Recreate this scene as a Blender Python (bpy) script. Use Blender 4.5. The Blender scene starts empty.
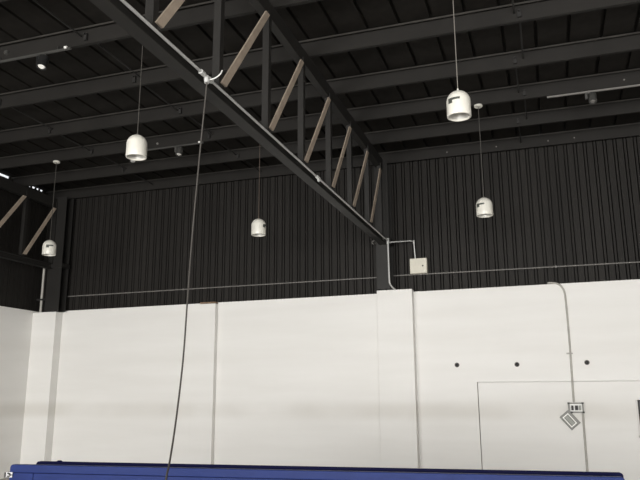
import bpy, bmesh, math, random
from mathutils import Vector, Matrix
R = math.radians
random.seed(4)
scn = bpy.context.scene
COL = scn.collection

# ------------------------------------------------------------------ materials
def new_mat(name):
    m = bpy.data.materials.new(name); m.use_nodes = True
    nt = m.node_tree
    return m, nt, nt.nodes['Principled BSDF']

def mat(name, col, rough=0.5, metal=0.0, spec=0.5, var=0.0, scale=6.0, bump=0.0, emit=0.0, stretch=(1, 1, 1)):
    m, nt, b = new_mat(name)
    b.inputs['Base Color'].default_value = (*col, 1)
    b.inputs['Roughness'].default_value = rough
    b.inputs['Metallic'].default_value = metal
    b.inputs['Specular IOR Level'].default_value = spec
    if emit:
        b.inputs['Emission Color'].default_value = (*col, 1)
        b.inputs['Emission Strength'].default_value = emit
    if var or bump:
        tc = nt.nodes.new('ShaderNodeTexCoord'); mp = nt.nodes.new('ShaderNodeMapping')
        mp.inputs['Scale'].default_value = stretch
        nt.links.new(tc.outputs['Object'], mp.inputs['Vector'])
        n = nt.nodes.new('ShaderNodeTexNoise'); n.inputs['Scale'].default_value = scale
        n.inputs['Detail'].default_value = 5
        nt.links.new(mp.outputs['Vector'], n.inputs['Vector'])
        r = nt.nodes.new('ShaderNodeValToRGB')
        r.color_ramp.elements[0].position = 0.3; r.color_ramp.elements[1].position = 0.7
        r.color_ramp.elements[0].color = (*[c * (1 - var) for c in col], 1)
        r.color_ramp.elements[1].color = (*[min(1, c * (1 + var)) for c in col], 1)
        nt.links.new(n.outputs['Fac'], r.inputs['Fac'])
        nt.links.new(r.outputs['Color'], b.inputs['Base Color'])
        if bump:
            bp = nt.nodes.new('ShaderNodeBump'); bp.inputs['Strength'].default_value = bump
            bp.inputs['Distance'].default_value = 0.01
            nt.links.new(n.outputs['Fac'], bp.inputs['Height'])
            nt.links.new(bp.outputs['Normal'], b.inputs['Normal'])
    return m

M = {}
M['steel'] = mat('black_painted_steel', (0.0172, 0.0160, 0.0146), 0.55, spec=0.3, var=0.12, scale=3)
M['purlin'] = mat('charcoal_purlin_paint', (0.0185, 0.0170, 0.0154), 0.6, spec=0.2, var=0.12, scale=2)
M['lip'] = mat('pale_purlin_edge', (0.040, 0.037, 0.033), 0.55, spec=0.3, var=0.25, scale=4)  # upper lip, coloured paler than the purlin web
M['clad'] = mat('black_cladding_paint', (0.0185, 0.0168, 0.0152), 0.62, spec=0.16, var=0.15, scale=1.5, stretch=(1, 1, .15))
M['roof'] = mat('black_roof_sheet', (0.0165, 0.0145, 0.0125), 0.75, spec=0.15, var=0.2, scale=9)
M['primer'] = mat('tan_primer', (0.36, 0.295, 0.235), 0.6, spec=0.3, var=0.12, scale=9)
M['galv'] = mat('galvanised_pipe', (0.55, 0.55, 0.535), 0.4, metal=0.3, var=0.1, scale=14)
M['rail'] = mat('grey_conduit', (0.21, 0.20, 0.188), 0.45, metal=0.3, var=0.1, scale=10)
M['wallconduit'] = mat('painted_conduit', (0.40, 0.385, 0.35), 0.5, var=0.1, scale=10)
M['shade'] = mat('white_enamel', (0.70, 0.68, 0.615), 0.35, var=0.03, scale=8)
M['reflector'] = mat('satin_reflector', (0.56, 0.55, 0.52), 0.35, metal=0.25, var=0.05, scale=8)
M['mark'] = mat('printed_dark_green', (0.06, 0.065, 0.055), 0.5)
M['cord_pale'] = mat('pale_flex', (0.20, 0.185, 0.165), 0.5)
M['cord_grey'] = mat('grey_flex', (0.075, 0.07, 0.062), 0.55)
M['cord_brown'] = mat('brown_flex', (0.12, 0.09, 0.07), 0.55)
M['cable'] = mat('black_rubber_cable', (0.048, 0.043, 0.038), 0.5, var=0.1, scale=30)
M['boxpaint'] = mat('cream_box_paint', (0.62, 0.59, 0.50), 0.45, var=0.04, scale=12)
M['white_plastic'] = mat('white_plastic', (0.78, 0.77, 0.74), 0.4)
M['dark'] = mat('dark_rubber', (0.015, 0.014, 0.013), 0.6)
M['brown'] = mat('rusty_timber', (0.20, 0.135, 0.085), 0.8, var=0.4, scale=30)
M['grey_metal'] = mat('grey_box_metal', (0.125, 0.125, 0.113), 0.45, metal=0.3, var=0.2, scale=30)
M['grey_panel'] = mat('grey_cover_panel', (0.26, 0.27, 0.24), 0.5, var=0.15, scale=40)
M['chrome'] = mat('bright_bracket', (0.35, 0.35, 0.36), 0.25, metal=0.9)
M['lens'] = mat('lamp_lens', (0.95, 0.93, 0.88), 0.25, emit=0.10)
M['spotblack'] = mat('spot_black', (0.013, 0.013, 0.013), 0.4)
M['spotgrey'] = mat('spot_grey', (0.085, 0.083, 0.078), 0.4, metal=0.4)
M['blue'] = mat('blue_table_paint', (0.0120, 0.0215, 0.090), 0.35, spec=0.06, var=0.10, scale=5, stretch=(1, 1, 4))
M['navy'] = mat('shaded_navy_table', (0.0018, 0.0026, 0.026), 0.5, spec=0.05, var=0.1, scale=5)  # rear board's shade put into its colour; legs and inner frame share this navy
M['glass_dark'] = mat('dark_window_glass', (0.012, 0.012, 0.013), 0.2, spec=0.2)
M['frame'] = mat('pale_window_frame', (0.62, 0.60, 0.57), 0.5)
M['concrete'] = mat('grey_concrete_floor', (0.34, 0.325, 0.30), 0.6, var=0.12, scale=1.2)
M['sleeve'] = mat('grey_sleeve', (0.19, 0.175, 0.155), 0.6)

def wall_mat():
    m, nt, b = new_mat('white_wall_paint')
    N, L = nt.nodes.new, nt.links.new
    tc = N('ShaderNodeTexCoord')
    sep = N('ShaderNodeSeparateXYZ'); L(tc.outputs['Object'], sep.inputs[0])
    mp = N('ShaderNodeMapping'); mp.inputs['Scale'].default_value = (.25, .25, 2.2); L(tc.outputs['Object'], mp.inputs[0])
    n = N('ShaderNodeTexNoise'); n.inputs['Scale'].default_value = 1.6; n.inputs['Detail'].default_value = 4; L(mp.outputs[0], n.inputs['Vector'])
    r = N('ShaderNodeValToRGB')
    r.color_ramp.elements[0].position = .3; r.color_ramp.elements[1].position = .7
    r.color_ramp.elements[0].color = (.750, .735, .706, 1); r.color_ramp.elements[1].color = (.795, .782, .757, 1)
    L(n.outputs['Fac'], r.inputs[0])
    # a dimmer band of uneven light along the wall, painted into its colour
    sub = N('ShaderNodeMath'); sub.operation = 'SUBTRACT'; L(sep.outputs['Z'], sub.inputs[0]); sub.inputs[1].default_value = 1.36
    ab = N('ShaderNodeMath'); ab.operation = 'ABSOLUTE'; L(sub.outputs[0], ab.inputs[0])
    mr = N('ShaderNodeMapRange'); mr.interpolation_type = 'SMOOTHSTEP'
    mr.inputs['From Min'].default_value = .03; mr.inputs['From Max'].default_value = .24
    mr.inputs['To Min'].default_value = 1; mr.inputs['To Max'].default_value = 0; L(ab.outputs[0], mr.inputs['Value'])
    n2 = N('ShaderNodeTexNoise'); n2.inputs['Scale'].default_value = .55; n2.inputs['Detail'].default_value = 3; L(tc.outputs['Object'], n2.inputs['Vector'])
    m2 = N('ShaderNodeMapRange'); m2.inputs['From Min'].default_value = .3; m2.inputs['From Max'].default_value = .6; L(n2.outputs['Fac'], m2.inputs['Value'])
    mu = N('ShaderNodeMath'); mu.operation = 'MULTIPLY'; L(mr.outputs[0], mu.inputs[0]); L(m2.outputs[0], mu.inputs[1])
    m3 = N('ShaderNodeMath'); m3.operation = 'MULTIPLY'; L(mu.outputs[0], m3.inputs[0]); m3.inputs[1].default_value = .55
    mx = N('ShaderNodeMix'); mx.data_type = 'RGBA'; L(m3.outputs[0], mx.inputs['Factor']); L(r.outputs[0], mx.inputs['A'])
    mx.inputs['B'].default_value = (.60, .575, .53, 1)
    L(mx.outputs['Result'], b.inputs['Base Color'])
    b.inputs['Roughness'].default_value = .55; b.inputs['Specular IOR Level'].default_value = .3
    n3 = N('ShaderNodeTexNoise'); n3.inputs['Scale'].default_value = 5; n3.inputs['Detail'].default_value = 6; L(tc.outputs['Object'], n3.inputs['Vector'])
    bp = N('ShaderNodeBump'); bp.inputs['Strength'].default_value = .12; bp.inputs['Distance'].default_value = .02
    L(n3.outputs['Fac'], bp.inputs['Height']); L(bp.outputs[0], b.inputs['Normal'])
    return m
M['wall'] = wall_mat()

# ------------------------------------------------------------------ mesh helpers
def add_box(bm, x0, x1, y0, y1, z0, z1):
    vs = [bm.verts.new((x, y, z)) for x in (x0, x1) for y in (y0, y1) for z in (z0, z1)]
    for f in ((0, 1, 3, 2), (4, 6, 7, 5), (0, 4, 5, 1), (2, 3, 7, 6), (0, 2, 6, 4), (1, 5, 7, 3)):
        bm.faces.new([vs[i] for i in f])
    return vs

def add_prism(bm, poly, f):
    """poly: list of 2D points; f(u, v, k) -> 3D point, k = 0 or 1 (the two ends)"""
    a = [bm.verts.new(f(u, v, 0)) for u, v in poly]; b = [bm.verts.new(f(u, v, 1)) for u, v in poly]
    n = len(poly)
    for i in range(n):
        bm.faces.new((a[i], a[(i + 1) % n], b[(i + 1) % n], b[i]))
    bm.faces.new(a[::-1]); bm.faces.new(b)

def add_bar(bm, p, q, w, h, up=(0, 0, 1)):
    """square bar from p to q, w across, h along the 'up' side"""
    p, q = Vector(p), Vector(q); d = (q - p).normalized(); up = Vector(up)
    s = d.cross(up).normalized(); t = s.cross(d).normalized()
    rings = []
    for c in (p, q):
        rings.append([bm.verts.new(c + s * a * w / 2 + t * b * h / 2) for a, b in ((-1, -1), (1, -1), (1, 1), (-1, 1))])
    for i in range(4):
        bm.faces.new((rings[0][i], rings[0][(i + 1) % 4], rings[1][(i + 1) % 4], rings[1][i]))
    bm.faces.new(rings[0][::-1]); bm.faces.new(rings[1])

def add_tube(bm, pts, r, n=8):
    pts = [Vector(p) for p in pts]
    prev = None; side = None
    for i, p in enumerate(pts):
        d = (pts[min(i + 1, len(pts) - 1)] - pts[max(i - 1, 0)]).normalized()
        if side is None:
            side = d.cross(Vector((0, 0, 1)))
            if side.length < .05: side = d.cross(Vector((0, 1, 0)))
        side = (side - d * side.dot(d)).normalized(); t = d.cross(side)
        ring = [bm.verts.new(p + (side * math.cos(2 * math.pi * k / n) + t * math.sin(2 * math.pi * k / n)) * r) for k in range(n)]
        if prev:
            for k in range(n): bm.faces.new((prev[k], prev[(k + 1) % n], ring[(k + 1) % n], ring[k]))
        else: bm.faces.new(ring[::-1])
        prev = ring
    bm.faces.new(prev)

def add_lathe(bm, prof, n=32, at=(0, 0, 0), closed=False):
    at = Vector(at); rings = []
    for r, z in prof:
        if r < 1e-6: rings.append([bm.verts.new(at + Vector((0, 0, z)))])
        else: rings.append([bm.verts.new(at + Vector((r * math.cos(2 * math.pi * k / n), r * math.sin(2 * math.pi * k / n), z))) for k in range(n)])
    for a, b in zip(rings, rings[1:]):
        for k in range(n):
            k2 = (k + 1) % n
            if len(a) == 1 and len(b) == 1: continue
            if len(a) == 1: bm.faces.new((a[0], b[k2], b[k]))
            elif len(b) == 1: bm.faces.new((a[k], a[k2], b[0]))
            else: bm.faces.new((a[k], a[k2], b[k2], b[k]))

def smooth_path(pts, n=8):
    pts = [Vector(p) for p in pts]; out = []
    P = [2 * pts[0] - pts[1]] + pts + [2 * pts[-1] - pts[-2]]
    for i in range(1, len(P) - 2):
        a, b, c, d = P[i - 1:i + 3]
        for k in range(n):
            t = k / n
            out.append(.5 * ((2 * b) + (c - a) * t + (2 * a - 5 * b + 4 * c - d) * t * t + (3 * b - a - 3 * c + d) * t ** 3))
    out.append(pts[-1]); return out

def obj(name, bm, m, parent=None, smooth=False, bevel=0, loc=None):
    bmesh.ops.recalc_face_normals(bm, faces=bm.faces[:])
    me = bpy.data.meshes.new(name); bm.to_mesh(me); bm.free()
    me.materials.append(M[m])
    if smooth:
        for p in me.polygons: p.use_smooth = True
        me.set_sharp_from_angle(angle=R(40))
    o = bpy.data.objects.new(name, me); COL.objects.link(o)
    if parent: o.parent = parent
    if loc: o.location = loc
    if bevel:
        b = o.modifiers.new('bevel', 'BEVEL'); b.width = bevel; b.segments = 2; b.limit_method = 'ANGLE'
    return o

def tag(o, label, cat, group=None):
    o['label'] = label; o['category'] = cat
    if group: o['group'] = group
    return o
def thing(name, label, cat, loc=(0, 0, 0), rz=0, group=None):
    o = bpy.data.objects.new(name, None); COL.objects.link(o)
    o.location = loc; o.rotation_euler = (0, 0, rz); o.empty_display_size = .2
    return tag(o, label, cat, group)
def struct(name, bm, m, label=None, parent=None, **k):
    o = obj(name, bm, m, parent, **k)
    if not parent: o['kind'] = 'structure'
    if label: o['label'] = label
    return o
def copy_tree(o, parent=None):
    c = o.copy(); COL.objects.link(c)
    if parent: c.parent = parent
    for ch in list(o.children): copy_tree(ch, c)
    return c
B = bmesh.new

# ------------------------------------------------------------------ setting
XL, XR, YB, YF = -10.85, 5.2, 12.5, -8.0          # inner faces of the hall
ZR = 6.30                                          # underside of the roof sheet at the back wall
SL = 0.010                                         # roof fall towards the back wall
roofz = lambda y: ZR + SL * (YB - y)
purz = lambda y: 6.075 + SL * (YB - y)             # purlin bottoms / truss top
wtop = lambda x: 3.49 + (x - XL) / (XR - XL) * .065  # top of the white wall

bm = B(); add_box(bm, XL - .3, XR + .3, YF - .3, YB + .3, -.2, 0)
struct('floor', bm, 'concrete', 'grey concrete floor of the hall')

# back wall: lower masonry, with sleeve holes, a window hole and the seam of a flush panel cut into it
bm = B()
vs = add_box(bm, XL - .2, XR + .2, YB, YB + .22, 0, 3.5)
for v in vs:
    if v.co.z > 1: v.co.z = wtop(v.co.x)
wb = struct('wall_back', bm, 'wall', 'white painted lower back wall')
HOLES = [(-1.598, 2.162), (-.562, 2.153), (.582, 2.167)]
WIN = (1.300, 2.30, .98, 1.548)
bm = B()
for x, z in HOLES:
    a = [(.036 * math.cos(k * math.pi / 8), .036 * math.sin(k * math.pi / 8)) for k in range(16)]
    add_prism(bm, a, lambda u, v, k, x=x, z=z: (x + u, YB - .05 + .2 * k, z + v))
add_box(bm, WIN[0], WIN[1], YB - .05, YB + .14, WIN[2], WIN[3])
pw = .014
add_box(bm, -1.262, -1.262 + pw, YB - .05, YB + .12, .02, 1.843)
add_box(bm, -1.2625, 2.6, YB - .051, YB + .121, 1.8425, 1.8425 + pw * 1.25)
add_box(bm, 2.599, 2.599 + pw, YB - .052, YB + .122, .021, 1.844)
cut = obj('cutter', bm, 'wall')
md = wb.modifiers.new('cut', 'BOOLEAN'); md.object = cut; md.operation = 'DIFFERENCE'; md.solver = 'EXACT'; md.use_self = True
bpy.context.view_layer.update()
me = bpy.data.meshes.new_from_object(wb.evaluated_get(bpy.context.evaluated_depsgraph_get()))
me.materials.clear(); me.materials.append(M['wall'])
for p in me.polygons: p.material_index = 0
wb.modifiers.clear(); wb.data = me
bpy.data.objects.remove(cut)

# black ribbed cladding above it
def clad_profile(L, pitch=.167, d=.12):
    pts, x = [(0, 0)], 0
    while x < L - pitch:
        pts += [(x + .095, 0), (x + .097, d), (x + .113, d), (x + .115, 0), (x + .147, 0), (x + .149, d), (x + .165, d), (x + .167, 0)]
        x += pitch
    pts.append((L, 0)); return pts
def cladding(name, P0, dirv, nrm, L, zb, zt, label, parent=None):
    bm = B(); prev = None; P0, dirv, nrm = Vector(P0), Vector(dirv), Vector(nrm)
    for s, d in clad_profile(L):
        p = P0 + dirv * s + nrm * d
        a = bm.verts.new((p.x, p.y, zb(p))); b = bm.verts.new((p.x, p.y, zt(p)))
        if prev: bm.faces.new((prev[0], a, b, prev[1]))
        prev = (a, b)
    o = struct(name, bm, 'clad', label, parent)
    so = o.modifiers.new('sheet', 'SOLIDIFY'); so.thickness = .004; so.offset = 0
    return o
cladding('wall_back_upper', (XL - .10, YB + .035, 0), (1, 0, 0), (0, 1, 0), XR - XL + .15, lambda p: wtop(p.x) + .002, lambda p: roofz(p.y) - .004, 'black ribbed metal cladding above the white back wall')

# left wall
bm = B(); add_box(bm, XL - .22, XL, YF, YB + .2, 0, 3.495)
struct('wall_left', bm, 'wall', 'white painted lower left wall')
cladding('wall_left_upper', (XL - .035, YF, 0), (0, 1, 0), (-1, 0, 0), YB - YF + .06, lambda p: 3.50, lambda p: 6.262, 'black ribbed metal cladding above the white left wall')
# eaves filler above the left cladding, with the open slits that let daylight through
bm = B()
slits = [(10.93, 11.24), (11.80, 11.90), (11.94, 12.04), (12.08, 12.16), (12.20, 12.29)]
y = YF
for a, b in slits + [(YB + .06, YB + .06)]:
    add_prism(bm, [(y, 6.262), (a, 6.262), (a, roofz(a)), (y, roofz(y))], lambda u, v, k: (XL - .06 + .03 * k, u, v))
    y = b
struct('trim_1', bm, 'clad', 'black eaves filler over the left wall with daylight slits')
bm = B(); add_box(bm, XR, XR + .22, YF, YB + .2, 0, 6.8)
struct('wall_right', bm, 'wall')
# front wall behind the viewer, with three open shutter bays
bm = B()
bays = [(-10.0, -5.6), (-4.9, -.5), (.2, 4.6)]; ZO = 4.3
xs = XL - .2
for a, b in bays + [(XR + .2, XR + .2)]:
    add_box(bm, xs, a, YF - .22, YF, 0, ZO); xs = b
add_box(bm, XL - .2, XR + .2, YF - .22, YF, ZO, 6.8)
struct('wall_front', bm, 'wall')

# roof sheet: flat pans with narrow pressed grooves running front to back
bm = B(); prof = [(XL - .04, 0)]; x = XL + .17
while x < XR + .2:
    prof += [(x, 0), (x + .006, .055), (x + .040, .055), (x + .046, 0)]; x += .415
prof.append((XR + .2, 0)); prev = None
for px, dz in prof:
    a = bm.verts.new((px, YF - .2, roofz(YF - .2) + dz)); b = bm.verts.new((px, YB + .2, roofz(YB + .2) + dz))
    if prev: bm.faces.new((prev[0], a, b, prev[1]))
    prev = (a, b)
o = struct('ceiling', bm, 'roof', 'black ribbed roof sheeting')
so = o.modifiers.new('sheet', 'SOLIDIFY'); so.thickness = .006; so.offset = 1

# pilasters of the white wall
bm = B(); add_box(bm, XL, -10.23, 12.275, YB, 0, 3.455)
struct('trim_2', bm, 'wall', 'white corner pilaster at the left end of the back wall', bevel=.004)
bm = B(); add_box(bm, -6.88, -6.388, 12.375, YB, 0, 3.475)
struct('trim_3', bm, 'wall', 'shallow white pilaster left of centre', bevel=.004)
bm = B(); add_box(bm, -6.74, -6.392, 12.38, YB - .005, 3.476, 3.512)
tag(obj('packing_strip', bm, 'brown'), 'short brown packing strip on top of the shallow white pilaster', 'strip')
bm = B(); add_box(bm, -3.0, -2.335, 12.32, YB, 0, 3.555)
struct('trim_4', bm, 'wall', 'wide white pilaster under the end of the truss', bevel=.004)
# window at the right edge
w0, w1, z0, z1 = WIN
bm = B()
for a in ((w0, w0 + .035, z0, z1), (w1 - .035, w1, z0, z1), (w0, w1, z0, z0 + .035), (w0, w1, z1 - .02, z1), ((w0 + w1) / 2 - .015, (w0 + w1) / 2 + .015, z0, z1)):
    add_box(bm, a[0], a[1], YB + .05, YB + .10, a[2], a[3])
wf = struct('window_1', bm, 'dark', 'dark window at the right edge of the photo')
bm = B(); add_box(bm, w0, w1, YB + .085, YB + .095, z0, z1); obj('window_pane', bm, 'glass_dark', wf)
bm = B()
for a in ((w0 - .03, w0, z0 - .03, z1 + .0), (w1, w1 + .03, z0 - .03, z1 + .0), (w0 - .03, w1 + .03, z0 - .03, z0)):
    add_box(bm, a[0], a[1], YB - .012, YB + .03, a[2], a[3])
obj('window_frame', bm, 'frame', wf)

# sleeves in the wall holes
names = ['left', 'middle', 'right']
for (x, z), lab in zip(HOLES, ('leftmost of the three round pipe sleeves in the white wall',
                               'middle one of the three round pipe sleeves in the white wall',
                               'rightmost of the three round pipe sleeves, just right of the wall conduit')):
    t = thing('pipe_sleeve', 'dark ' + lab, 'pipe sleeve', (x, YB, z), 0, 'pipe sleeves in the white wall')
    bm = B(); add_lathe(bm, [(.034, -.10), (.034, .004), (.043, .004), (.043, -.001), (.036, -.001)], 20)
    bmesh.ops.rotate(bm, verts=bm.verts[:], cent=(0, 0, 0), matrix=Matrix.Rotation(R(90), 3, 'X'))
    obj('rim', bm, 'sleeve', t, smooth=True)
    bm = B(); add_lathe(bm, [(0, -.06), (.033, -.06), (.033, -.05), (.012, -.045), (0, -.045)], 16)
    bmesh.ops.rotate(bm, verts=bm.verts[:], cent=(0, 0, 0), matrix=Matrix.Rotation(R(90), 3, 'X'))
    obj('plug', bm, 'dark', t)

# ------------------------------------------------------------------ purlins and sag rods
PY = [12.42, 11.32, 10.22, 9.11, 7.90, 6.66, 5.50, 4.38]
ordn = ['first', 'second', 'third', 'fourth', 'fifth', 'sixth', 'seventh', 'eighth']
H = .212
for k, py in enumerate(PY):
    zb = purz(py)
    # Z section: web, upper flange with a lip towards the hall, lower flange to the back
    poly = [(0, 0), (.052, 0), (.052, .016), (.047, .016), (.047, .005), (.006, .005), (.006, H), (-.058, H), (-.058, H - .005), (0, H - .005)]
    bm = B(); add_prism(bm, poly, lambda u, v, e, py=py, zb=zb: (XL + .0 if e == 0 else XR, py + u, zb + v - .002))
    where = 'right over the back wall' if k == 0 else ('nearest the viewer' if k == 7 else 'counting from the back wall')
    po = obj('purlin', bm, 'purlin')
    bm = B(); add_box(bm, XL, XR, py - .062, py - .0575, zb + H - .026, zb + H - .002); lo = obj('lip', bm, 'lip', po); lo['label'] = 'paler edge lip'
    tag(po, f'dark steel roof purlin spanning the hall, {ordn[k]} {where}' if k in (0,) else f'dark steel roof purlin spanning the hall, the {ordn[k]} from the back wall', 'purlin', 'roof purlins')

rod_lines = [(-.10, 'right of the truss'), (-5.46, 'just left of the truss'), (-8.00, 'far left')]
jit = [(-.12, .02, -.06, .05, -.01, .06), (.02, -.03, .03, -.04, .05, -.03), (-.03, .03, -.02, .03, -.03, .03)]
for li, (rx, where) in enumerate(rod_lines):
    for k in range(6):
        ya, yb = PY[k], PY[k + 1]
        x = rx + jit[li][k]; z = purz(ya) + .11
        t = thing('sag_rod', f'black sag rod {where}, between {ordn[k]} and {ordn[k+1]} purlins from back', 'rod', (x, yb, z), 0, 'sag rods between the purlins')
        bm = B(); add_tube(bm, [(0, -.075, .012), (0, ya - yb + .05, -.0)], .011, 6); obj('rod', bm, 'dark', t)
        bm = B(); add_box(bm, -.020, .020, -.040, -.006, -.062, .035); obj('washer_plate', bm, 'dark', t)

# small pale bolt heads on the purlins
for i, (x, k, lab) in enumerate([(-1.583, 0, 'leftmost bolt head on the wall purlin right of the truss'), (-.667, 0, 'second bolt head on the wall purlin, above the small right lamp'),
                  (.254, 0, 'third bolt head from the left on the wall purlin'), (.703, 0, 'rightmost bolt head on the wall purlin'), (1.338, 2, 'lone bolt head on the third purlin, above the long light bar')]):
    bm = B(); add_lathe(bm, [(0, 0), (.014, 0), (.014, .006), (.009, .012), (0, .012)], 10)
    bmesh.ops.rotate(bm, verts=bm.verts[:], cent=(0, 0, 0), matrix=Matrix.Rotation(R(90), 3, 'X'))
    tag(obj('bolt_head', bm, 'rail', loc=(x, PY[k], purz(PY[k]) + .085)), 'tiny pale ' + lab, 'bolt', 'bolt heads on the purlins')

# ------------------------------------------------------------------ trusses
TX = -2.806
BZ0, BZ1 = 4.388, 4.512                             # bottom chord
VY = [-1.45, -.32, .81, 1.94, 3.07, 4.20, 5.34, 6.52, 7.67, 8.82, 9.91, 11.01, 11.95]
def build_truss():
    t = thing('roof_truss', 'big black steel roof truss with tan diagonals running overhead to the back wall', 'truss', (TX, 12.15, BZ0), 0, 'roof trusses')
    oy, oz = 12.15, BZ0
    f = lambda x, y, z: (x, y - oy, z - oz)
    y0 = -2.2
    bm = B()
    add_box(bm, -.074, .052, y0 - oy, 0, 0, .012)
    add_box(bm, -.05, .0, y0 - oy, 0, .012, .112)
    add_box(bm, -.074, .045, y0 - oy, 0, .112, BZ1 - BZ0)
    obj('bottom_chord', bm, 'steel', t)
    bm = B()
    add_prism(bm, [(y0, purz(y0) - .165), (12.15, purz(12.15) - .215), (12.15, purz(12.15) - .004), (y0, purz(y0) - .004)], lambda u, v, k: f((-.078, .022)[k], u, v))
    obj('top_chord', bm, 'steel', t)
    for i, vy in enumerate(VY):
        bm = B()
        # angle-iron upright
        add_prism(bm, [(-.038, -.038), (.038, -.038), (.038, .038), (.030, .038), (.030, -.030), (-.038, -.030)],
                  lambda u, v, k, vy=vy: f(u, vy + v, (BZ1 - .002, purz(vy) - .150)[k]))
        obj('vertical', bm, 'steel', t)
        ny = VY[i + 1] if i + 1 < len(VY) else None
        if ny is None: break
        a = (.05, vy + .035, BZ1 + .045); b = (.05, ny - .11, 5.905 - .0255 * (ny - 6.52))
        bm = B()
        # flat-faced diagonal with its ends cut along the chords
        d = Vector((0, b[1] - a[1], b[2] - a[2])).normalized(); n = Vector((0, -d.z, d.y)); hw = .041
        sh = hw * abs(d.y) / d.z * .0
        pl = []
        for (c, zc) in ((a, a[2]), (b, b[2])):
            for s in (-1, 1):
                base = Vector((0, c[1], c[2])) + n * s * hw
                kk = (zc - base.z) / d.z
                pl.append(base + d * kk)
        q = [pl[0], pl[1], pl[3], pl[2]]
        add_prism(bm, [(p.y, p.z) for p in q], lambda u, v, k: f(.040 + .018 * k, u, v))
        o = obj('diagonal', bm, 'primer', t); o['label'] = 'tan diagonal brace'
    return t
truss = build_truss()
lt = copy_tree(truss)
lt.location.x = -10.36
for ch in lt.children:                              # its panel points sit a little further back, its top chord a little lower
    if ch.name.startswith(('vertical', 'diagonal')):
        ch.location.y += .22
    if ch.name.startswith('top_chord'):
        ch.data = ch.data.copy()
        for v in ch.data.vertices: v.co.z -= .075

lt['label'] = 'black steel truss with tan diagonals in shadow along the left wall'

# steel columns above the white wall
def column(x0, x1, y0, y1, z0, z1, label, plate):
    t = thing('steel_column', label, 'column', ((x0 + x1) / 2, (y0 + y1) / 2, z0), 0, 'steel columns on the back wall')
    hx, hy = (x1 - x0) / 2, (y1 - y0) / 2
    bm = B(); add_box(bm, -hx, hx, -hy, -hy + .012, 0, z1 - z0); add_box(bm, -hx, hx, hy - .012, hy, 0, z1 - z0); obj('flange', bm, 'steel', t)
    bm = B(); add_box(bm, -.006, .006, -hy + .012, hy - .012, 0, z1 - z0); obj('web', bm, 'steel', t)
    bm = B(); add_box(bm, -hx - .02, hx + .02, -hy - .012, hy, plate - z0, plate - z0 + .10); obj('bracket_plate', bm, 'steel', t)
    return t
column(-2.955, -2.700, 12.16, 12.46, 3.557, 6.05, 'black steel column over the wide white pilaster at the truss end', 4.41)
column(-10.45, -10.08, 12.16, 12.40, 3.457, 6.05, 'black steel column in the left corner above the corner pilaster', 4.41)
# small hook-shaped loop beside the truss end
bm = B(); add_tube(bm, smooth_path([(-2.735, 12.10, 4.50), (-2.85, 12.09, 4.478), (-2.985, 12.09, 4.462), (-3.01, 12.09, 4.43), (-2.985, 12.09, 4.395)], 5), .010, 6)
tag(obj('hook_bar', bm, 'rail'), 'short bent dark bar across the column just under the truss end', 'bar')
# pale downpipe beside the corner column
t = thing('downpipe', 'thin pale vertical pipe left of the corner column', 'pipe', (-10.60, 12.22, 3.457))
bm = B(); add_tube(bm, [(0, 0, .0), (0, 0, 1.02)], .026, 10); obj('pipe', bm, 'wallconduit', t, smooth=True)
bm = B(); add_box(bm, -.10, .12, -.04, .03, .25, .29); obj('clamp', bm, 'dark', t)

# ------------------------------------------------------------------ pipes and boxes
# pipe along the truss
t = thing('conduit_pipe', 'long galvanised pipe running along the lower right edge of the truss down to the pilaster', 'pipe', (-2.7, 12.0, 4.43))
g = lambda x, y, z: (x + 2.7, y - 12.0, z - 4.43)
bm = B()
add_tube(bm, [g(-2.700, -2.0, 4.428), g(-2.700, 11.7, 4.428), g(-2.702, 12.0, 4.44), g(-2.715, 12.11, 4.465)], .0125, 8)
obj('pipe', bm, 'galv', t, smooth=True)
bm = B(); add_tube(bm, smooth_path([g(-2.715, 12.12, 4.455), g(-2.712, 12.12, 4.0), g(-2.708, 12.12, 3.72), g(-2.695, 12.13, 3.63), g(-2.665, 12.24, 3.575), g(-2.645, 12.33, 3.556)], 6), .016, 8)
o = obj('drop_pipe', bm, 'galv', t, smooth=True); o['label'] = 'vertical drop pipe'
bm = B(); add_tube(bm, [g(-2.715, 12.115, 4.495), g(-2.715, 12.115, 4.39)], .027, 10); obj('tee_fitting', bm, 'galv', t, smooth=True)
for y in (1.2, 8.01):
    bm = B(); add_tube(bm, [g(-2.70, y - .05, 4.428), g(-2.70, y + .05, 4.428)], .022, 10); add_tube(bm, [g(-2.695, y - .01, 4.42), g(-2.68, y - .02, 4.372)], .018, 8)
    obj('coupling', bm, 'galv', t, smooth=True)
# tee where the cable drops, with its wire tail
for dy in (-.075, .075):
    bm = B(); add_tube(bm, [g(-2.70, 4.93 + dy - .03, 4.428), g(-2.70, 4.93 + dy + .03, 4.428)], .023, 10); obj('coupling', bm, 'galv', t, smooth=True)
bm = B(); add_tube(bm, [g(-2.70, 4.89, 4.428), g(-2.70, 4.97, 4.428)], .017, 8); add_tube(bm, [g(-2.70, 4.93, 4.43), g(-2.69, 4.93, 4.365)], .024, 10)
obj('tee_fitting', bm, 'galv', t, smooth=True)
bm = B(); add_tube(bm, smooth_path([g(-2.69, 4.95, 4.40), g(-2.63, 4.96, 4.415), g(-2.585, 4.97, 4.45), g(-2.565, 4.97, 4.485)], 5), .0062, 6); obj('wire_tail', bm, 'galv', t, smooth=True)

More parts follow.
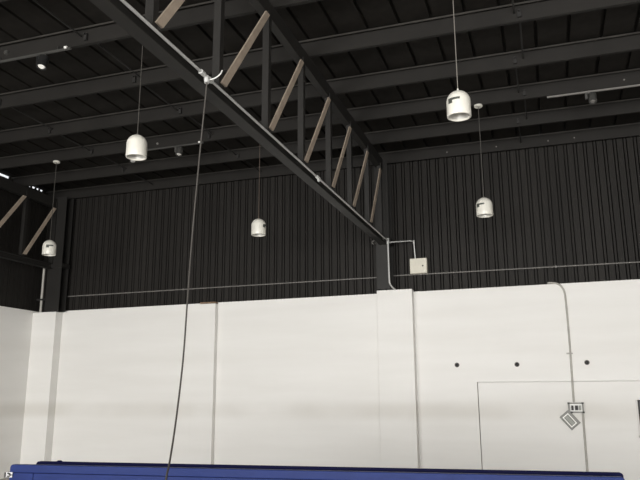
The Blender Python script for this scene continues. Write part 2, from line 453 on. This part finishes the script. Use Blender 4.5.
# hanging cable
pts = [(-2.692, 4.93, 4.37), (-2.703, 4.93, 4.20), (-2.712, 4.925, 4.035), (-2.735, 4.92, 3.658), (-2.746, 4.865, 2.937), (-2.715, 4.775, 2.423), (-2.648, 4.625, 1.943),
       (-2.557, 4.40, 1.511), (-2.46, 4.175, 1.262), (-2.409, 4.05, 1.152), (-2.35, 3.92, .95), (-2.30, 3.84, .5), (-2.28, 3.80, .02)]
bm = B(); add_tube(bm, smooth_path(pts, 8), .0068, 8)
tag(obj('hanging_cable', bm, 'cable', smooth=True), 'long dark cable hanging from the truss pipe down past the blue table', 'cable')

# conduits along the back wall, just above the white wall
def rail(x0, x1, label, z, dz):
    t = thing('wall_rail', label, 'conduit', (x0, 12.485, z), 0, 'conduit runs above the white wall')
    bm = B(); add_tube(bm, [(0, 0, 0), (x1 - x0, 0, dz)], .0125, 8); obj('pipe', bm, 'rail', t, smooth=True)
    n = int((x1 - x0) / 2.4)
    for i in range(n):
        bm = B(); add_box(bm, .5 + i * 2.4, .53 + i * 2.4, -.010, .018, -.015 + dz * i / n, .015 + dz * i / n); obj('clip', bm, 'rail', t)
rail(-10.12, -3.00, 'thin grey conduit along the black cladding left of the truss column', 3.812, .020)
rail(-2.70, XR - .05, 'thin grey conduit along the black cladding, passing under the cream box', 3.845, -.02)

# cream electrical box and its feed pipe
t = thing('electrical_box', 'square cream electrical box on black cladding right of the truss end', 'electrical box', (-2.205, 12.50, 3.843))
bm = B(); add_box(bm, -.160, .158, -.13, -.0, 0, .288); obj('body', bm, 'boxpaint', t, bevel=.006)
bm = B(); add_box(bm, -.154, .152, -.142, -.131, .006, .282); d = obj('door', bm, 'boxpaint', t, bevel=.004)
bm = B(); add_lathe(bm, [(0, 0), (.014, 0), (.014, .012), (0, .012)], 10)
bmesh.ops.rotate(bm, verts=bm.verts[:], cent=(0, 0, 0), matrix=Matrix.Rotation(R(90), 3, 'X'))
bmesh.ops.translate(bm, verts=bm.verts[:], vec=(.085, -.142, .140)); obj('lock', bm, 'dark', d)
t = thing('feed_pipe', 'thin pale bent pipe from the truss end across and down into the cream box', 'pipe', (-2.735, 12.12, 4.455))
bm = B(); add_tube(bm, [(.03, 0, -.035), (.40, .22, .012), (.450, .30, .012)], .0115, 8); obj('pipe', bm, 'galv', t, smooth=True)
bm = B(); add_tube(bm, [(.450, .30, .02), (.468, .31, -.335)], .0115, 8); obj('pipe', bm, 'galv', t, smooth=True)
bm = B(); add_tube(bm, [(.450, .30, .034), (.451, .301, -.03)], .019, 8); obj('elbow_fitting', bm, 'galv', t, smooth=True)

# conduit down the white wall
t = thing('wall_conduit', 'grey conduit curving from the top of the white wall down to the open outlet box', 'conduit', (.3, 12.48, 3.5))
h = lambda x, z, y=12.482: (x - .3, y - 12.48, z - 3.5)
bm = B(); add_tube(bm, smooth_path([h(.05, 3.556, 12.487), h(.13, 3.552), h(.215, 3.532), h(.275, 3.478), h(.316, 3.38), h(.328, 3.2), h(.332, 2.6), h(.325, 2.0), h(.318, 1.512)], 6), .0165, 8)
obj('pipe', bm, 'wallconduit', t, smooth=True)
bm = B(); add_box(bm, -.035, .068, -.022, .018, 2.31 - 3.5, 2.335 - 3.5); obj('strap', bm, 'wallconduit', t)
t = thing('lower_conduit', 'grey conduit running down the white wall below the open outlet box', 'conduit', (.44, 12.48, 1.33))
bm = B(); add_tube(bm, [(.005, 0, .01), (-.005, 0, -1.32)], .0175, 8); obj('pipe', bm, 'wallconduit', t, smooth=True)

t = thing('outlet_box', 'small open outlet box on white wall between the two conduits', 'outlet box', (.343, 12.5, 1.423))
hw, hh = .122, .084
bm = B()
for a in ((-hw, hw, hh - .022, hh), (-hw, hw, -hh, -hh + .022), (-hw, -hw + .028, -hh + .022, hh - .022), (hw - .022, hw, -hh + .022, hh - .022)):
    add_box(bm, a[0], a[1], -.055, 0, a[2], a[3])
obj('case', bm, 'grey_metal', t)
bm = B(); add_box(bm, -hw + .028, hw - .022, -.014, -.002, -hh + .022, hh - .022); obj('back_plate', bm, 'white_plastic', t)
for x, c, wd in ((-.055, 'dark', .018), (.01, 'dark', .024), (.064, 'grey_panel', .017)):
    bm = B(); add_box(bm, x - wd, x + wd, -.048, -.012, -.042, .036); obj('terminal', bm, c, t)
for x, z in ((-hw + .012, hh - .010), (hw - .012, hh - .010), (hw - .008, -hh + .010), (-hw + .05, -hh + .008)):
    bm = B(); add_box(bm, x - .017, x + .017, -.066, -.045, z - .014, z + .014); obj('corner_lug', bm, 'dark', t)

t = thing('outlet_cover', 'grey cover plate hanging askew below the open outlet box', 'cover', (.236, 12.485, 1.222))
t.rotation_euler = (0, R(50), 0)
bm = B(); add_box(bm, -.138, .138, -.012, .004, -.098, .098); obj('plate', bm, 'grey_metal', t, bevel=.004)
bm = B()
for a in ((-.105, .105, .036, .052), (-.105, .105, -.066, -.050), (-.105, -.088, -.05, .036), (.088, .105, -.05, .036)):
    add_box(bm, a[0], a[1], -.020, -.012, a[2], a[3])
obj('gasket_frame', bm, 'white_plastic', t)
bm = B(); add_box(bm, -.080, .080, -.017, -.012, -.034, .020); obj('flap', bm, 'grey_panel', t)

# ------------------------------------------------------------------ pendants
BR, BHT = .123, .285
def make_pendant(loc, ztop, label, cord, mark_az, parts=None):
    """loc: centre of the rim; cord runs up to ztop"""
    t = thing('pendant_lamp', label, 'pendant lamp', loc, 0, 'white dome pendant lamps')
    L = ztop - loc[2]
    outer = [(BR - .014, .0), (BR - .002, .0), (BR, .004)]
    cyl = BHT - BR * .98
    outer += [(BR, cyl * .5), (BR, cyl)]
    for k in range(1, 10):
        a = k * math.pi / 2 / 9.6
        outer.append((BR * math.cos(a), cyl + BR * .98 * math.sin(a)))
    outer.append((0, BHT))
    inner = [(BR - .014, 0), (BR - .014, .02)]
    bm = B(); add_lathe(bm, inner[::-1] + outer, 40); obj('shade', bm, 'shade', t, smooth=True)
    bm = B()
    add_lathe(bm, [(BR - .0145, .018), (BR - .022, .06), (BR - .04, .10), (.05, .13), (.03, .135), (0, .135)], 32)
    ob = obj('reflector', bm, 'reflector', t, smooth=True)
    bm = B(); add_lathe(bm, [(0, .055), (.022, .06), (.032, .08), (.03, .10), (.018, .13), (.016, .134)], 16); b = obj('bulb', bm, 'shade', t, smooth=True)
    bm = B(); add_lathe(bm, [(0, BHT + .028), (.008, BHT + .028), (.010, BHT + .01), (.022, BHT + .004), (.022, BHT - .006)], 14); obj('cord_grip', bm, cord if cord != 'cord_pale' else 'shade', t, smooth=True)
    bm = B(); add_tube(bm, [(0, 0, BHT + .02), (0, 0, L)], .0046, 6); obj('cord', bm, cord, t)
    bm = B(); add_lathe(bm, [(0, L), (.062, L), (.066, L - .006), (.066, L - .026), (.058, L - .034), (0, L - .034)], 24); obj('canopy', bm, 'shade', t, smooth=True)
    # printed mark wrapped round the shade: a small block and a thin bar
    bm = B()
    def patch(a0, a1, za, zb, z2a, z2b):
        n = 6; prev = None
        for k in range(n + 1):
            a = a0 + (a1 - a0) * k / n; q = k / n
            ring = []
            for rr in (BR + .0002, BR + .0014):
                for z in (za + (z2a - za) * q, zb + (z2b - zb) * q):
                    ring.append(bm.verts.new((rr * math.cos(a), rr * math.sin(a), z)))
            if prev:
                for i, j in ((0, 1), (1, 3), (3, 2), (2, 0)): bm.faces.new((prev[i], prev[j], ring[j], ring[i]))
            else: bm.faces.new((ring[0], ring[1], ring[3], ring[2]))
            prev = ring
        bm.faces.new((prev[0], prev[2], prev[3], prev[1]))
    a = mark_az
    patch(a, a + .42, .118, .150, .118, .150); patch(a, a + 1.08, .148, .174, .150, .174)
    o = obj('printed_mark', bm, 'mark', t); o['label'] = 'small dark printed mark'
    return t
zc = lambda y: purz(y) - .002
view = lambda x, y: math.atan2(-y, -x)              # azimuth from a lamp towards the hall centre front
PEND = [(-4.545, 6.64, 4.465, 'largest white dome pendant lamp left of the truss', 'cord_grey', 1.9),
        (-.704, 6.64, 4.450, 'large white dome pendant lamp, nearer and higher one right of the truss', 'cord_pale', -.95),
        (-.783, 10.235, 4.297, 'smaller white dome pendant lamp hanging behind and below the large right one', 'cord_grey', -1.05),
        (-4.514, 10.235, 4.288, 'small white dome pendant lamp hanging under the truss', 'cord_brown', .62),
        (-8.800, 10.235, 4.242, 'smallest white dome pendant lamp at far left before the corner column', 'cord_grey', -.5)]
for x, y, z, lab, cord, az in PEND:
    make_pendant((x, y, z), zc(y), lab, cord, view(x, y) + az)

# ------------------------------------------------------------------ track lights under the purlins
def track(x0, x1, y, z, m, label):
    t = thing('lighting_track', label, 'lighting track', (x0, y, z), 0, 'lighting tracks under the purlins')
    bm = B(); add_box(bm, 0, x1 - x0, -.014, .014, -.012, .012); obj('bar', bm, m, t)
    bm = B(); add_tube(bm, [(x1 - x0 - .09, -.012, .018), (x1 - x0 - .055, -.012, .018)], .019, 10); o = obj('end_cap', bm, 'white_plastic', t, smooth=True); o['label'] = 'white end cap'
    for s in (.15, .85):
        bm = B(); add_box(bm, (x1 - x0) * s - .01, (x1 - x0) * s + .01, -.008, .008, .012, purz(y) - z - .003); obj('hanger', bm, 'dark', t)
def spot(x, y, z, label, body, lean=0, size=1.0, lens='spotgrey'):
    t = thing('spotlight', label, 'spotlight', (x, y, z), 0, 'spotlights on the tracks')
    r = .058 * size; hh = .15 * size
    bm = B(); add_box(bm, -.10 * size, -.065 * size, -.02, .02, -.10 * size, 0); add_box(bm, -.10 * size, .0, -.015, .015, -.022, -.004); obj('driver_box', bm, body, t)
    rot = Matrix.Rotation(lean, 3, 'Y') @ Matrix.Rotation(R(-14), 3, 'X')
    bm = B(); add_lathe(bm, [(0, 0), (r * .8, 0), (r, -.015), (r, -hh * .55), (r * .9, -hh * .56), (r * .9, -hh * .62), (r, -hh * .63), (r, -hh), (r * .86, -hh), (r * .8, -hh + .02), (0, -hh + .02)], 20)
    bmesh.ops.rotate(bm, verts=bm.verts[:], cent=(0, 0, 0), matrix=rot); bmesh.ops.translate(bm, verts=bm.verts[:], vec=(.0, 0, -.022)); obj('barrel', bm, body, t, smooth=True)
    bm = B(); add_lathe(bm, [(0, -hh + .005), (r * .55, -hh + .002), (r * .74, -hh + .016), (0, -hh + .018)], 16)
    bmesh.ops.rotate(bm, verts=bm.verts[:], cent=(0, 0, 0), matrix=rot); bmesh.ops.translate(bm, verts=bm.verts[:], vec=(.0, 0, -.022)); o = obj('lens', bm, lens, t, smooth=True); o['label'] = 'pale lens'
track(-6.95, -5.60, 6.60, 6.070, 'spotgrey', 'grey lighting track at upper left beside the black spotlight')
spot(-6.01, 6.60, 6.040, 'black cylinder spotlight with bright lens at upper left', 'spotblack', 0, 1.15, 'lens')
track(-6.75, -5.60, 10.20, 6.062, 'spotgrey', 'grey lighting track behind the hanging cable, under the third purlin')
spot(-6.07, 10.20, 6.050, 'small grey spotlight between the largest left lamp and hanging cable', 'spotgrey', lens='frame')
track(.246, 3.6, 10.20, 6.058, 'rail', 'long pale lighting bar under the third purlin at right')
spot(.88, 10.20, 6.046, 'small grey ribbed spotlight under the long pale bar at right', 'spotgrey', lens='rail')
# little ceiling caps and a knob
for x, y, m, lab in ((-7.74, 11.2, 'white_plastic', 'small white round ceiling cap just below the largest left lamp'), ):
    bm = B(); add_lathe(bm, [(0, 0), (.05, 0), (.05, -.02), (.04, -.034), (0, -.034)], 16)
    tag(obj('ceiling_cap', bm, m, smooth=True, loc=(x, y, roofz(y) - .002)), lab, 'cap')
bm = B(); add_lathe(bm, [(0, 0), (.032, 0), (.032, .025), (.026, .035), (0, .035)], 16)
bmesh.ops.rotate(bm, verts=bm.verts[:], cent=(0, 0, 0), matrix=Matrix.Rotation(R(90), 3, 'X'))
tag(obj('junction_cap', bm, 'spotgrey', smooth=True, loc=(-6.70, 6.66, purz(6.66) + .09)), 'small round dark junction cap on a purlin at the far upper left', 'junction box')
bm = B(); add_lathe(bm, [(0, 0), (.020, 0), (.020, .02), (0, .025)], 12)
bmesh.ops.rotate(bm, verts=bm.verts[:], cent=(0, 0, 0), matrix=Matrix.Rotation(R(90), 3, 'X'))
tag(obj('junction_cap', bm, 'rail', smooth=True, loc=(-6.55, 10.22, purz(10.22) + .07)), 'tiny pale junction cap on the purlin right of the largest left lamp', 'junction box')

# ------------------------------------------------------------------ long blue folded table
ang = math.atan2(.40, 4.10)
TZ = 1.2
t = thing('folding_table', 'long glossy blue table folded upright across the bottom of the photo', 'table', (-3.765, 4.165, 0), ang)
LEN = 4.150
def rounded(L, z0, z1, r):
    pts = [(0, z0), (L, z0)]
    for k in range(6): a = k / 5 * math.pi / 2; pts.append((L - r + r * math.cos(a), z1 - r + r * math.sin(a)))
    for k in range(6): a = math.pi / 2 + k / 5 * math.pi / 2; pts.append((r + r * math.cos(a), z1 - r + r * math.sin(a)))
    return pts
bm = B(); add_prism(bm, rounded(LEN, TZ - .055, TZ, .022), lambda u, v, k: (u, .045 * k, v)); obj('top_rail', bm, 'blue', t, bevel=.004)
bm = B(); add_box(bm, .0, .190, .002, .04, .22, TZ - .0585); add_box(bm, .196, LEN, .002, .04, .22, TZ - .0585); obj('front_board', bm, 'blue', t)
bm = B(); add_box(bm, .01, LEN - .01, .014, .036, .23, TZ - .05); obj('inner_frame', bm, 'navy', t)
bm = B(); add_prism(bm, [(u + .085, v) for u, v in rounded(LEN - .060, .22, TZ + .006, .022)], lambda u, v, k: (u, .178 + .035 * k, v)); rb = obj('rear_board', bm, 'navy', t, bevel=.004)
bm = B(); add_lathe(bm, [(.020, TZ + .004), (.020, TZ + .009), (.012, TZ + .014), (0, TZ + .014)], 12, (.27, .195, 0)); obj('knob', bm, 'navy', rb)
bm = B(); add_box(bm, -.020, .030, -.010, .03, TZ - .088, TZ - .052); add_tube(bm, [(-.005, -.012, TZ - .060), (.020, -.014, TZ - .070), (-.002, -.012, TZ - .082)], .007, 6)
o = obj('corner_clip', bm, 'chrome', t); o['label'] = 'bright metal corner clip'
bm = B(); add_box(bm, -.042, -.020, 0, .03, TZ - .092, TZ - .055); obj('clip_pad', bm, 'dark', o)
for lx in (.45, LEN - .45):
    bm = B(); add_bar(bm, (lx, -.18, .10), (lx, .39, .10), .05, .05); add_bar(bm, (lx, .105, .10), (lx, .105, .9), .05, .05, (0, 1, 0)); leg = obj('leg', bm, 'navy', t)
    for cy in (-.16, .37):
        bm = B(); add_lathe(bm, [(0, -.02), (.045, -.02), (.05, -.01), (.05, .01), (.045, .02), (0, .02)], 18)
        bmesh.ops.rotate(bm, verts=bm.verts[:], cent=(0, 0, 0), matrix=Matrix.Rotation(R(90), 3, 'Y')); bmesh.ops.translate(bm, verts=bm.verts[:], vec=(lx, cy, .05))
        add_bar(bm, (lx, cy, .05), (lx, cy, .09), .03, .03, (0, 1, 0))
        obj('caster', bm, 'dark', leg)

# ------------------------------------------------------------------ light: daylight through the open shutter bays behind the viewer
for (a, b), e in zip(bays, (.74, 1.0, 1.05)):
    l = bpy.data.lights.new('daylight', 'AREA'); l.shape = 'RECTANGLE'; l.size = b - a; l.size_y = ZO - .3
    l.energy = 1200 * e; l.color = (1.0, .985, .955)
    o = bpy.data.objects.new('daylight', l); COL.objects.link(o)
    o.location = ((a + b) / 2, YF - .3, ZO / 2); o.rotation_euler = (R(90), 0, 0)
w = bpy.data.worlds.new('overcast'); scn.world = w; w.use_nodes = True
bg = w.node_tree.nodes['Background']; bg.inputs['Color'].default_value = (.93, .96, 1, 1); bg.inputs['Strength'].default_value = 1.0

# ------------------------------------------------------------------ camera
cd = bpy.data.cameras.new('camera'); cd.sensor_width = 36; cd.lens = 677.98 * 36 / 640; cd.clip_start = .05
cam = bpy.data.objects.new('camera', cd); COL.objects.link(cam)
pi_, ya, ro = R(12.643), R(18.48), R(-.294)
fw = Vector((-math.sin(ya) * math.cos(pi_), math.cos(ya) * math.cos(pi_), math.sin(pi_)))
rt = Vector((math.cos(ya), math.sin(ya), 0)); up = rt.cross(fw)
r2 = math.cos(ro) * rt + math.sin(ro) * up; u2 = -math.sin(ro) * rt + math.cos(ro) * up
cam.matrix_world = Matrix(((r2.x, u2.x, -fw.x, 0), (r2.y, u2.y, -fw.y, 0), (r2.z, u2.z, -fw.z, 1.7), (0, 0, 0, 1)))
scn.camera = cam
vs_ = scn.view_settings
vs_.view_transform = 'Standard'; vs_.look = 'None'; vs_.exposure = 0; vs_.gamma = 1; vs_.use_curve_mapping = False
